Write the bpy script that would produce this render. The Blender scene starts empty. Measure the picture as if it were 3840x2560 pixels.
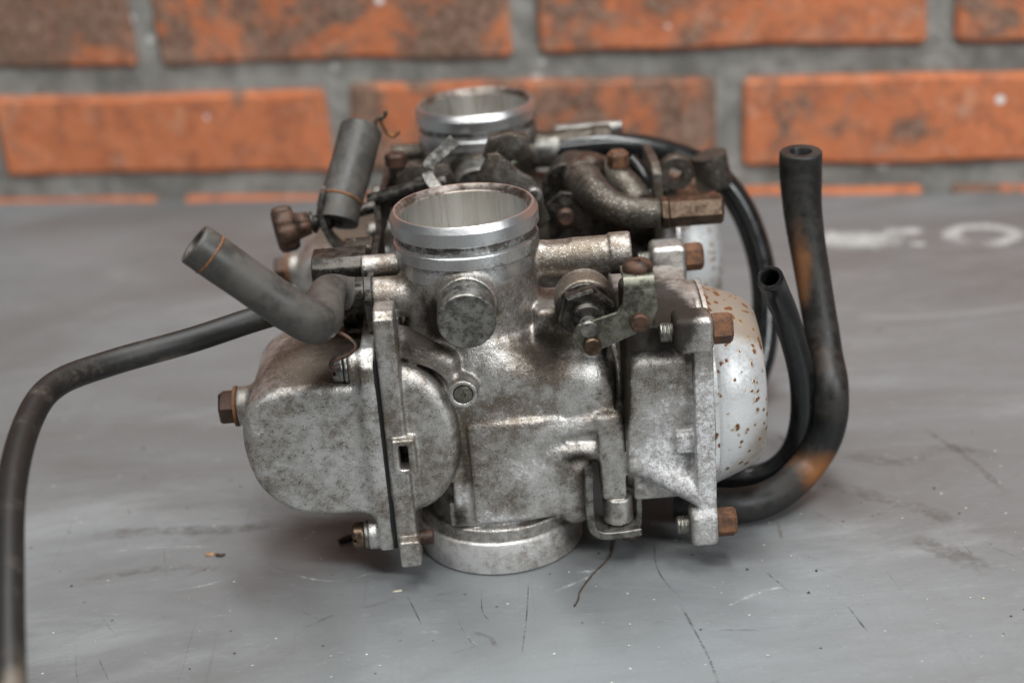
import bpy, bmesh, math, random
import numpy as np
from mathutils import Vector, Matrix
random.seed(7); rng = np.random.default_rng(7)
MM = 0.001
scene = bpy.context.scene
col = scene.collection

# ------------------------------------------------------------------ camera
def look_matrix(pitch, roll):
    pt, rl = math.radians(pitch), math.radians(roll)
    fw = Vector((0, math.cos(pt), -math.sin(pt))); R = Vector((1, 0, 0)); U = R.cross(fw)
    r = math.cos(rl)*R + math.sin(rl)*U; u = -math.sin(rl)*R + math.cos(rl)*U
    return Matrix((r, u, -fw)).transposed()
cd = bpy.data.cameras.new('camera'); cam = bpy.data.objects.new('camera', cd); col.objects.link(cam)
cam.matrix_world = Matrix.Translation((0.0087, -0.5062, 0.2892)) @ look_matrix(23.0, -4.46).to_4x4()
cd.sensor_width = 36; cd.lens = 56.63; cd.clip_start = 0.01; cd.clip_end = 50
cd.dof.use_dof = True; cd.dof.focus_distance = 0.520; cd.dof.aperture_fstop = 6.8
scene.camera = cam

# ------------------------------------------------------------------ light
w = bpy.data.worlds.new('World'); scene.world = w; w.use_nodes = True
bg = w.node_tree.nodes['Background']; bg.inputs[0].default_value = (0.90, 0.95, 1.0, 1); bg.inputs[1].default_value = 0.09
def area(name, loc, target, sx, sy, power, color):
    l = bpy.data.lights.new(name, 'AREA'); l.shape = 'RECTANGLE'; l.size = sx; l.size_y = sy; l.energy = power; l.color = color
    o = bpy.data.objects.new(name, l); col.objects.link(o); o.location = loc
    o.rotation_euler = (Vector(target)-Vector(loc)).to_track_quat('-Z', 'Y').to_euler(); return o
area('ceiling_tube_light', (0.15, 0.05, 1.45), (0.0, 0.0, 0), 1.3, 0.16, 23, (0.98, 1.0, 1.0))
area('ceiling_tube_light', (-0.30, -0.75, 1.45), (0, 0, 0), 1.2, 0.16, 18, (0.99, 1.0, 0.99))
area('window_light', (1.0, -1.3, 1.05), (0, 0, 0.05), 0.5, 0.7, 22, (0.94, 0.98, 1.0))
scene.view_settings.view_transform = 'Standard'; scene.view_settings.look = 'None'
scene.view_settings.exposure = -0.02; scene.view_settings.gamma = 1.0; scene.view_settings.use_curve_mapping = False
scene.render.engine = 'CYCLES'

# ------------------------------------------------------------------ materials
class NT:
    def __init__(s, name):
        s.m = bpy.data.materials.new(name); s.m.use_nodes = True; s.t = s.m.node_tree
        s.b = s.t.nodes['Principled BSDF']; s.co = s.t.nodes.new('ShaderNodeTexCoord')
    def n(s, typ, **kw):
        x = s.t.nodes.new('ShaderNode'+typ)
        for k, v in kw.items(): setattr(x, k, v)
        return x
    def put(s, sock, v):
        if v is None: return
        if isinstance(v, bpy.types.NodeSocket): s.t.links.new(v, sock)
        elif isinstance(v, (tuple, list)) and len(v) == 3 and sock.type == 'RGBA': sock.default_value = (*v, 1)
        else: sock.default_value = v
    def vec(s, scale=(1, 1, 1), kind='Object', rot=(0, 0, 0), loc=(0, 0, 0)):
        mp = s.n('Mapping'); s.t.links.new(s.co.outputs[kind], mp.inputs[0])
        mp.inputs['Scale'].default_value = scale; mp.inputs['Rotation'].default_value = rot; mp.inputs['Location'].default_value = loc
        return mp.outputs[0]
    def noise(s, scale, detail=6, rough=.6, vec=None, dist=0):
        x = s.n('TexNoise'); s.t.links.new(vec if vec is not None else s.co.outputs['Object'], x.inputs['Vector'])
        x.inputs['Scale'].default_value = scale; x.inputs['Detail'].default_value = detail; x.inputs['Roughness'].default_value = rough
        x.inputs['Distortion'].default_value = dist; return x.outputs['Fac']
    def voro(s, scale, vec=None, feature='F1', out='Distance', rand=1.0):
        x = s.n('TexVoronoi', feature=feature); s.t.links.new(vec if vec is not None else s.co.outputs['Object'], x.inputs['Vector'])
        x.inputs['Scale'].default_value = scale; x.inputs['Randomness'].default_value = rand; return x.outputs[out]
    def math(s, op, a, b=None, c=None):
        x = s.n('Math', operation=op); s.put(x.inputs[0], a); s.put(x.inputs[1], b); s.put(x.inputs[2], c); return x.outputs[0]
    def ramp(s, v, lo, hi, a=0., b=1.):
        x = s.n('MapRange', interpolation_type='SMOOTHSTEP'); s.put(x.inputs[0], v)
        for i, q in zip((1, 2, 3, 4), (lo, hi, a, b)): x.inputs[i].default_value = q
        return x.outputs[0]
    def mix(s, f, a, b):
        x = s.n('Mix', data_type='RGBA'); s.put(x.inputs[0], f); s.put(x.inputs[6], a); s.put(x.inputs[7], b); return x.outputs[2]
    def attr(s, name, kind='GEOMETRY'):
        x = s.n('Attribute', attribute_name=name); x.attribute_type = kind; return x.outputs['Fac']
    def bump(s, h, strength, dist):
        x = s.n('Bump'); x.inputs['Strength'].default_value = strength; x.inputs['Distance'].default_value = dist
        s.put(x.inputs['Height'], h); s.put(s.b.inputs['Normal'], x.outputs[0])
    def out(s, color=None, metal=None, rough=None, spec=None):
        s.put(s.b.inputs['Base Color'], color); s.put(s.b.inputs['Metallic'], metal); s.put(s.b.inputs['Roughness'], rough)
        if spec is not None: s.b.inputs['Specular IOR Level'].default_value = spec
        return s.m
M = {}
def cast(name, alu=(0.58, 0.56, 0.535), grime=(0.185, 0.152, 0.120), bias=0.0, pit=1.0, metal=.92):
    s = NT(name)
    n1 = s.noise(55, 8, .65); n2 = s.noise(300, 7, .75); n3 = s.noise(1500, 3, .6); n4 = s.noise(150, 9, .8, s.vec(loc=(3, 1, 2)))
    g = s.math('ADD', s.math('MULTIPLY_ADD', n1, .55, s.math('MULTIPLY', n2, .45)), s.math('MULTIPLY_ADD', s.attr('grime'), .20, bias))
    g = s.ramp(g, .39, .65); oil = s.ramp(s.math('ADD', s.math('MULTIPLY_ADD', n2, .5, s.math('MULTIPLY', n1, .5)), s.attr('oil')), .62, 1.10)
    o = s.ramp(s.math('ADD', s.math('MULTIPLY_ADD', n4, .5, s.math('MULTIPLY', n2, .5)), s.math('MULTIPLY', s.attr('oxide'), .21)), .57, .71)
    c = s.mix(g, alu, grime); c = s.mix(s.ramp(s.noise(34, 4, .6, s.vec(loc=(9, 4, 2))), .5, .72, 0, .40), c, (.21, .17, .13))
    oc = s.mix(s.ramp(s.math('MULTIPLY_ADD', n3, .4, s.math('MULTIPLY', s.noise(520, 6, .75, s.vec(loc=(1, 8, 5))), .6)), .42, .58), (.26, .25, .24), (.70, .70, .715)); c = s.mix(s.math('MULTIPLY', o, .8), c, oc); c = s.mix(s.math('MULTIPLY', oil, .93), c, (.035, .029, .024))
    p = s.ramp(s.math('MULTIPLY_ADD', n3, .7, s.math('MULTIPLY', n2, .3)), .54, .66); c = s.mix(s.math('MULTIPLY', p, .7*pit), c, (0.05, 0.04, 0.032))
    sp = s.ramp(s.noise(2000, 2, .5), .62, .70)
    c = s.mix(s.math('MULTIPLY', sp, s.math('MULTIPLY_ADD', oil, -.45, .55)), c, s.mix(oil, (0.85, 0.84, 0.80), (.30, .28, .24)))
    me = s.math('MULTIPLY', metal, s.math('SUBTRACT', 1, s.math('MULTIPLY', o, .75)))
    ro = s.math('ADD', s.math('MULTIPLY_ADD', oil, .22, .05), s.math('ADD', s.math('MULTIPLY_ADD', g, .10, .37), s.math('MULTIPLY_ADD', o, .28, s.math('MULTIPLY_ADD', n3, .24, -.12))))
    s.bump(s.math('ADD', s.math('MULTIPLY', n3, .8), s.math('MULTIPLY', n2, .5)), .40, .0006)
    return s.out(c, me, ro)
M['cast'] = cast('cast_aluminium')
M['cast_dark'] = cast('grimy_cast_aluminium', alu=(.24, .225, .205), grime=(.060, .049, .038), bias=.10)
M['cast_base'] = cast('machined_base_aluminium', alu=(.62, .61, .60), bias=-.03, pit=.5, metal=.55)
M['bowl'] = cast('speckled_bowl_aluminium', alu=(.60, .59, .57), bias=-.01, pit=1.2, metal=.85)
def machined():
    s = NT('turned_bell_aluminium')
    n1 = s.noise(90, 8, .7); n2 = s.noise(700, 5, .7)
    g = s.ramp(s.math('ADD', s.math('MULTIPLY_ADD', n1, .5, s.math('MULTIPLY', n2, .5)), s.math('MULTIPLY', s.attr('grime'), .25)), .54, .74)
    c = s.mix(g, (.62, .62, .62), (.10, .088, .075))
    s.bump(s.math('ADD', n2, s.noise(2500, 2)), .25, .0003)
    return s.out(c, s.ramp(g, 0, 1, .95, .3), s.ramp(g, 0, 1, .30, .6))
M['bell'] = machined()
def bore():
    s = NT('polished_bore_aluminium')
    a = s.noise(260, 3, .6, s.vec((1, 1, .03))); scr = s.ramp(s.noise(900, 2, .5, s.vec((1, 1, .05), loc=(.1, .2, 0))), .68, .74)
    c = s.mix(a, (.76, .745, .71), (.82, .81, .785)); c = s.mix(s.math('MULTIPLY', scr, .35), c, (.12, .11, .1))
    s.bump(a, .06, .0002)
    return s.out(c, 1.0, s.ramp(a, .3, .7, .22, .36))
M['bore'] = bore()
def simple(name, ca, cb, scale=200, metal=0., rough=(.5, .7), bumpd=.0004, lo=.4, hi=.6, stain=None, spec=.4):
    s = NT(name)
    n = s.math('MULTIPLY_ADD', s.noise(scale, 7, .65), .7, s.math('MULTIPLY', s.noise(scale*5, 4, .6), .3))
    f = s.ramp(n, lo, hi); c = s.mix(f, ca, cb)
    if stain:
        k = s.ramp(s.math('MULTIPLY_ADD', s.noise(scale*1.2, 6, .6, s.vec(loc=(5, 3, 1))), .7, s.attr('stain')), .45, 1.15)
        c = s.mix(k, c, stain)
    s.bump(n, .4, bumpd)
    return s.out(c, metal, s.ramp(f, 0, 1, *rough), spec)
M['rust'] = simple('rusty_steel', (.065, .034, .022), (.17, .078, .038), 260, .25, (.65, .8), .0008)
M['rust_dark'] = simple('dark_rusty_steel', (.035, .024, .019), (.095, .050, .032), 240, .45, (.45, .65), .0006)
M['steel_dark'] = simple('oily_dark_steel', (.022, .020, .018), (.085, .076, .066), 300, .8, (.32, .5), .0003)
M['steel_grey'] = simple('grey_steel', (.10, .094, .085), (.26, .25, .23), 260, .85, (.34, .5), .0003)
M['zinc'] = simple('yellowed_zinc_steel', (.09, .087, .066), (.19, .183, .15), 300, .85, (.36, .52), .0003)
M['brass'] = simple('brown_brass', (.065, .042, .028), (.15, .105, .072), 160, .85, (.34, .48), .0002)
M['rubber_black'] = simple('black_rubber', (.006, .006, .006), (.011, .011, .011), 150, 0, (.16, .26), .00003, spec=.4)
M['rubber_dusty'] = simple('dusty_black_rubber', (.010, .009, .008), (.055, .045, .036), 90, 0, (.5, .7), .0002, .5, .72, stain=(.20, .16, .12))
M['rubber_grey'] = simple('grey_aged_rubber', (.036, .034, .031), (.070, .063, .055), 70, 0, (.42, .58), .0002, stain=(.10, .062, .038))
M['rubber_stain'] = simple('stained_rubber', (.008, .008, .008), (.024, .021, .018), 80, 0, (.42, .56), .0002, stain=(.22, .085, .024))
M['orange_wire'] = simple('rusty_wire', (.11, .048, .02), (.24, .10, .035), 300, .2, (.55, .7), .0002)
M['dirt'] = simple('brown_debris', (.03, .022, .016), (.09, .06, .035), 500, 0, (.7, .9), .0002)
M['flake'] = simple('tan_flake', (.24, .13, .06), (.45, .27, .13), 500, 0, (.7, .9), .0002)
M['crumb'] = simple('pale_crumb', (.45, .40, .30), (.62, .58, .48), 500, 0, (.7, .9), .0002)
M['slide'] = simple('satin_slide_aluminium', (.40, .39, .37), (.55, .54, .52), 120, .7, (.4, .55), .0001)
M['lip'] = simple('tarnished_lip', (.10, .075, .06), (.30, .26, .23), 160, .8, (.35, .5), .0001)
M['gasket_black'] = simple('matte_black_gasket', (.006, .006, .006), (.012, .012, .012), 100, 0, (.7, .9))  # near-black sheet colour of the gasket between bowl and body
def chrome():
    s = NT('rust_spotted_chrome')
    n1 = s.noise(70, 6, .6); v = s.voro(330, s.vec(), feature='SMOOTH_F1'); n2 = s.noise(900, 4, .6)
    vd = s.math('MULTIPLY_ADD', n2, .3, v)
    th = s.math('MULTIPLY_ADD', s.attr('rust'), .12, s.math('MULTIPLY_ADD', s.noise(90, 4, .7), 1.0, -.22))
    spot = s.ramp(s.math('SUBTRACT', th, vd), -.03, .04)
    stain = s.ramp(s.math('ADD', s.math('MULTIPLY', n1, .6), s.math('MULTIPLY', s.attr('rust'), .5)), .36, .75)
    c = s.mix(s.math('MULTIPLY', stain, .8), (.76, .76, .755), (.18, .115, .06)); halo = s.ramp(s.math('SUBTRACT', th, vd), -.16, .02); c = s.mix(s.math('MULTIPLY', halo, .55), c, (.36, .24, .10)); c = s.mix(spot, c, (.12, .05, .022))
    s.bump(s.math('MULTIPLY_ADD', spot, .6, s.math('MULTIPLY', n1, .6)), .35, .0006)
    return s.out(c, s.math('MULTIPLY_ADD', s.math('MAXIMUM', spot, s.math('MULTIPLY', stain, .5)), -.5, .66),
                 s.math('MULTIPLY_ADD', spot, .4, s.math('MULTIPLY_ADD', stain, .15, s.ramp(n2, .3, .7, .26, .36))))
M['chrome'] = chrome()
def brick():
    s = NT('fired_brick')
    oi = s.n('ObjectInfo'); sh = s.n('VectorMath', operation='MULTIPLY_ADD'); s.t.links.new(s.co.outputs['Object'], sh.inputs[0])
    sh.inputs[1].default_value = (1, 1, 1); cmb = s.n('CombineXYZ'); s.t.links.new(oi.outputs['Random'], cmb.inputs[0]); s.t.links.new(oi.outputs['Random'], cmb.inputs[2])
    sc = s.n('VectorMath', operation='SCALE'); s.t.links.new(cmb.outputs[0], sc.inputs[0]); sc.inputs['Scale'].default_value = 37
    s.t.links.new(sc.outputs[0], sh.inputs[2]); V = sh.outputs[0]
    n1 = s.noise(11, 5, .6, V, 1.2); n2 = s.noise(45, 8, .8, V, .6); n3 = s.noise(260, 5, .7, V)
    b = s.mix(s.ramp(n2, .3, .7), (.50, .152, .064), (.60, .215, .10)); b = s.mix(s.ramp(n3, .45, .75, 0, .5), b, (.30, .105, .06)); b = s.mix(s.ramp(s.noise(70, 5, .6, V, .8), .50, .60, 0, .55), b, (.27, .105, .065)); b = s.mix(s.ramp(s.noise(90, 4, .6, s.vec(loc=(4, 4, 4))), .58, .68, 0, .4), b, (.60, .33, .22))
    d = s.math('ADD', s.math('MULTIPLY_ADD', n1, .6, s.math('MULTIPLY', n2, .4)), s.attr('soot', 'OBJECT'))
    dk = s.ramp(d, .54, .62); dc = s.mix(s.ramp(n3, .35, .65), (.07, .052, .042), (.26, .18, .135))
    b = s.mix(s.math('MULTIPLY', dk, .88), b, dc)
    pale = s.ramp(s.noise(33, 6, .7, V), .52, .78, 0, .5); b = s.mix(pale, b, (.46, .30, .22))
    wv = s.voro(24, s.vec(loc=(.3, .2, .9))); b = s.mix(s.ramp(s.math('MULTIPLY_ADD', n3, .03, wv), .060, .085, .9, 0.), b, (.85, .85, .84))
    s.bump(s.math('MULTIPLY_ADD', n2, .6, s.math('MULTIPLY', n3, .5)), .7, .004)
    return s.out(b, 0, .88, .25)
M['brick'] = brick()
def mortar():
    s = NT('grey_mortar'); n1 = s.noise(38, 7, .7); n3 = s.noise(400, 4, .7)
    c = s.mix(s.ramp(n1, .35, .65), (.175, .167, .150), (.37, .352, .325)); c = s.mix(s.ramp(n3, .5, .75, 0, .5), c, (.42, .41, .38))
    wv = s.voro(34, s.vec(loc=(.37, .2, .1))); c = s.mix(s.ramp(wv, .09, .13, .8, 0.), c, (.72, .71, .67))
    s.bump(s.math('ADD', n3, n1), .8, .004); return s.out(c, 0, .92, .2)
M['mortar'] = mortar()
def table():
    s = NT('worn_zinc_sheet')
    V = s.vec((1, 1, 1)); n1 = s.noise(5.5, 6, .6, s.vec((.55, 1.6, 1)), .8); n2 = s.noise(34, 9, .78, s.vec((.6, 1.2, 1), rot=(0, 0, .15)), .6)
    br = s.noise(60, 4, .7, s.vec((.03, 3.5, 1), rot=(0, 0, .10))); br2 = s.noise(120, 3, .6, s.vec((2.6, .05, 1), rot=(0, 0, -.12))); n3 = s.noise(700, 6, .8)
    c = s.mix(s.ramp(n1, .22, .78), (0.155, 0.153, 0.151), (0.248, 0.265, 0.274))
    st = s.ramp(n2, .54, .74, 0, .45); c = s.mix(st, c, (0.100, 0.089, 0.078))
    pale = s.ramp(s.noise(13, 8, .7, s.vec((.6, 1.5, 1), loc=(4, 2, 0)), .8), .50, .72, 0, .6); c = s.mix(pale, c, (0.313, 0.326, 0.331))
    c = s.mix(s.ramp(br, .58, .78, 0, .2), c, (0.348, 0.352, 0.352)); c = s.mix(s.ramp(br2, .64, .80, 0, .35), c, (0.087, 0.082, 0.078))
    hz = s.noise(40, 5, .75, s.vec((.10, 2.2, 1), rot=(0, 0, .06), loc=(1, 5, 0))); c = s.mix(s.ramp(hz, .56, .76, 0, .18), c, (0.096, 0.091, 0.087))
    # small specks of dirt and pale dust
    v = s.voro(75, s.vec(loc=(.2, .7, 0))); c = s.mix(s.ramp(s.math('MULTIPLY_ADD', n3, .05, v), .055, .08, .8, 0), c, (0.061, 0.052, 0.044))
    v2 = s.voro(95, s.vec(loc=(.9, .1, 0))); c = s.mix(s.ramp(s.math('MULTIPLY_ADD', n3, .05, v2), .050, .075, .85, 0), c, (.66, .65, .60))
    c = s.mix(s.ramp(n3, .54, .68, 0, .35), c, (0.131, 0.126, 0.122)); c = s.mix(s.ramp(s.noise(320, 5, .7, s.vec((.5, 1.5, 1), loc=(7, 7, 0))), .58, .70, 0, .30), c, (0.365, 0.374, 0.374))
    ro = s.math('ADD', s.ramp(n2, .3, .7, .34, .50), s.math('MULTIPLY', br, .12))
    s.bump(s.math('ADD', s.math('MULTIPLY', br, .5), s.math('MULTIPLY_ADD', n3, .3, s.math('MULTIPLY', n1, 1.2))), .25, .0005)
    return s.out(c, .35, ro)
M['table'] = table()
def mark(name, c, lo=.45, hi=.62, scale=120, amt=.9):
    s = NT(name); n = s.noise(scale, 6, .7); n2 = s.noise(scale*6, 3, .6)
    a = s.math('MULTIPLY', s.ramp(s.math('MULTIPLY_ADD', n, .6, s.math('MULTIPLY', n2, .4)), lo, hi, 0, amt), s.attr('fade'))
    s.put(s.b.inputs['Alpha'], a); return s.out(c, 0, .8, .2)
M['chalk'] = mark('chalky_smear', (.62, .62, .60), .22, .66, 60, .62)
M['scratch_dark'] = mark('dark_scratch', (.07, .065, .06), .40, .62, 220, .7)
M['scratch_pale'] = mark('pale_scratch', (.62, .62, .60), .44, .66, 220, .6)
M['stain'] = mark('oily_stain', (.13, .115, .10), .38, .70, 45, .55)

# ------------------------------------------------------------------ mesh helpers
def tag(o, **kw):
    for k, v in kw.items(): o[k] = v
    return o
def obj(name, me, parent=None, loc=None):
    o = bpy.data.objects.new(name, me); col.objects.link(o)
    if parent: o.parent = parent
    if loc: o.location = loc
    return o
def make(name, V, F, mat, parent=None, smooth=True, sharp=None, scale=MM):
    me = bpy.data.meshes.new(name); V = np.asarray(V, np.float32)*scale
    if isinstance(F, np.ndarray) and F.ndim == 2:
        k = F.shape[1]; me.vertices.add(len(V)); me.vertices.foreach_set('co', V.ravel())
        me.loops.add(F.size); me.loops.foreach_set('vertex_index', F.ravel().astype(np.int32))
        me.polygons.add(len(F)); me.polygons.foreach_set('loop_start', np.arange(0, F.size, k, dtype=np.int32)); me.update(calc_edges=True)
    else: me.from_pydata(V.tolist(), [], [list(f) for f in F])
    me.materials.append(M[mat]); me.polygons.foreach_set('use_smooth', np.full(len(me.polygons), smooth)); me.update(); me.validate()
    if smooth and sharp: me.set_sharp_from_angle(angle=math.radians(sharp))
    return obj(name, me, parent)
def fixn(o):
    bm = bmesh.new(); bm.from_mesh(o.data); bmesh.ops.recalc_face_normals(bm, faces=bm.faces); bm.to_mesh(o.data); bm.free(); return o
def paint(o, **layers):
    me = o.data; n = len(me.vertices); co = np.empty(n*3, np.float32); me.vertices.foreach_get('co', co); co = co.reshape(-1, 3)/MM
    for name, blobs in layers.items():
        v = np.zeros(n, np.float32)
        for c, r, wgt in blobs:
            r = np.broadcast_to(np.asarray(r, np.float32), (3,)); d = np.sqrt((((co-np.asarray(c, np.float32))/r)**2).sum(1))
            t = np.clip(1-d, 0, 1); v += wgt*t*t*(3-2*t)
        a = me.attributes.new(name, 'FLOAT', 'POINT'); a.data.foreach_set('value', v)
    return o
AX = {'x': ((0, 1, 0), (0, 0, 1), (1, 0, 0)), 'y': ((0, 0, 1), (1, 0, 0), (0, 1, 0)), 'z': ((1, 0, 0), (0, 1, 0), (0, 0, 1))}
def frame(axis):
    if isinstance(axis, str): return [np.array(a, float) for a in AX[axis]]
    d = np.array(axis, float); d /= np.linalg.norm(d); h = np.array([0, 0, 1.]) if abs(d[2]) < .9 else np.array([1., 0, 0])
    a = np.cross(h, d); a /= np.linalg.norm(a); return [a, np.cross(d, a), d]
def lathe(name, prof, axis, c, mat, parent=None, seg=48, sharp=32, closed=False, phase=0., rfun=None):
    a, b, d = frame(axis); c = np.array(c, float); V = []; F = []
    for r, h in prof:
        for i in range(seg):
            t = 2*math.pi*i/seg+phase; rr = r*(rfun(t) if rfun else 1); V.append(c+a*math.cos(t)*rr+b*math.sin(t)*rr+d*h)
    n = len(prof)
    for j in range(n-1 if not closed else n):
        for i in range(seg):
            k = (i+1) % seg; j2 = (j+1) % n; F.append((j*seg+i, j*seg+k, j2*seg+k, j2*seg+i))
    if not closed:
        F.append(tuple(range(seg))[::-1]); F.append(tuple((n-1)*seg+i for i in range(seg)))
    return fixn(make(name, V, F, mat, parent, True, sharp))
def hexb(name, r, h, axis, c, mat, parent=None, cham=.7, phase=0.):
    return lathe(name, [(r, 0), (r, h-cham), (r-cham*.9, h)], axis, c, mat, parent, 6, 20, phase=phase)
def rod(name, r, h, axis, c, mat, parent=None, cham=.5, seg=28):
    return lathe(name, [(r-cham*.6, 0), (r, cham), (r, h-cham), (r-cham, h)], axis, c, mat, parent, seg, 35)
def resample(P, n):
    P = np.array(P, float); m = len(P); Q = np.vstack([2*P[0]-P[1], P, 2*P[-1]-P[-2]]); out = []
    for i in range(m-1):
        p0, p1, p2, p3 = Q[i:i+4]
        for t in np.linspace(0, 1, n, endpoint=False):
            out.append(.5*((2*p1)+(-p0+p2)*t+(2*p0-5*p1+4*p2-p3)*t*t+(-p0+3*p1-3*p2+p3)*t**3))
    out.append(P[-1]); return np.array(out)
def tube(name, P, r, mat, parent=None, seg=24, n=8, bore=0., rad=None, sm=True, depth=14, wob=0.):
    """a hose or pipe swept along P; bore > 0 opens its far end"""
    C = resample(P, n) if sm else np.array(P, float); N = len(C); T = np.gradient(C, axis=0); T /= np.linalg.norm(T, axis=1)[:, None]
    u = np.cross(T[0], [0.31, .2, .93]); u /= np.linalg.norm(u); V = []; F = []
    R = np.full(N, r, float) if rad is None else np.interp(np.linspace(0, 1, N), np.linspace(0, 1, len(rad)), rad)
    if wob: R = R*(1+wob*np.sin(np.arange(N)*.7+1)*np.sin(np.arange(N)*.23))
    rings = []
    for i in range(N):
        u = u-T[i]*(u@T[i]); u /= np.linalg.norm(u); v = np.cross(T[i], u); rings.append((C[i], u.copy(), v, R[i]))
    if bore:
        c, a, b, rr = rings[-1]; t = T[-1]
        rings[-1] = (c-t*.5, a, b, rr); rings += [(c, a, b, rr-.45), (c, a, b, bore+.3), (c-t*.4, a, b, bore), (c-t*depth, a, b, bore)]
    else:
        c, a, b, rr = rings[-1]; t = T[-1]; rings[-1] = (c-t*.6, a, b, rr); rings.append((c, a, b, rr-.6))
    for c, a, b, rr in rings:
        for k in range(seg):
            th = 2*math.pi*k/seg; V.append(c+a*math.cos(th)*rr+b*math.sin(th)*rr)
    for j in range(len(rings)-1):
        for k in range(seg): F.append((j*seg+k, j*seg+(k+1) % seg, (j+1)*seg+(k+1) % seg, (j+1)*seg+k))
    F.append(tuple(range(seg))[::-1]); F.append(tuple((len(rings)-1)*seg+k for k in range(seg)))
    return fixn(make(name, V, F, mat, parent, True, 45))
def ring(name, c, d, r, t, mat, parent, seg=36):
    """a thin band round a hose"""
    return lathe(name, [(r, -t), (r+.3, -t*.6), (r+.4, 0), (r+.3, t*.6), (r, t)], d, c, mat, parent, seg, None, closed=True)
def plate(name, pts, axis, lo, hi, mat, parent=None, bev=.5, seg=2):
    """polygon in the plane normal to axis, extruded lo..hi, bevelled"""
    a, b, d = frame(axis); bm = bmesh.new(); n = len(pts)
    vs = [bm.verts.new(a*p+b*q+d*h) for h in (lo, hi) for p, q in pts]
    bm.faces.new(vs[:n][::-1]); bm.faces.new(vs[n:])
    for i in range(n): bm.faces.new((vs[i], vs[(i+1) % n], vs[n+(i+1) % n], vs[n+i]))
    bmesh.ops.recalc_face_normals(bm, faces=bm.faces)
    if bev: bmesh.ops.bevel(bm, geom=list(bm.edges), offset=bev, segments=seg, affect='EDGES', profile=.5, clamp_overlap=True)
    bmesh.ops.scale(bm, vec=(MM,)*3, verts=bm.verts)
    me = bpy.data.meshes.new(name); bm.to_mesh(me); bm.free(); me.materials.append(M[mat])
    me.polygons.foreach_set('use_smooth', np.full(len(me.polygons), True)); me.set_sharp_from_angle(angle=math.radians(40)); return obj(name, me, parent)
def ribbon(name, P, width, thick, wdir, mat, parent=None, n=6, sm=True):
    """a bent strip: P is its centre line, wdir the direction of its width"""
    C = resample(P, n) if sm else np.array(P, float); T = np.gradient(C, axis=0); T /= np.linalg.norm(T, axis=1)[:, None]; wd = np.array(wdir, float); V = []; F = []
    W = np.interp(np.linspace(0, 1, len(C)), np.linspace(0, 1, len(width)), width) if hasattr(width, '__len__') else np.full(len(C), width)
    e = .22
    for i, (c, t) in enumerate(zip(C, T)):
        w_ = wd-t*(wd@t); w_ /= np.linalg.norm(w_); nn = np.cross(t, w_); hw, ht = W[i]/2, thick/2
        for x, y in ((-hw+e, -ht), (hw-e, -ht), (hw, -ht+e), (hw, ht-e), (hw-e, ht), (-hw+e, ht), (-hw, ht-e), (-hw, -ht+e)): V.append(c+w_*x+nn*y)
    for j in range(len(C)-1):
        for k in range(8): F.append((j*8+k, j*8+(k+1) % 8, j*8+8+(k+1) % 8, j*8+8+k))
    F.append(tuple(range(8))[::-1]); F.append(tuple((len(C)-1)*8+k for k in range(8)))
    return fixn(make(name, V, F, mat, parent, True, 40))

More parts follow.
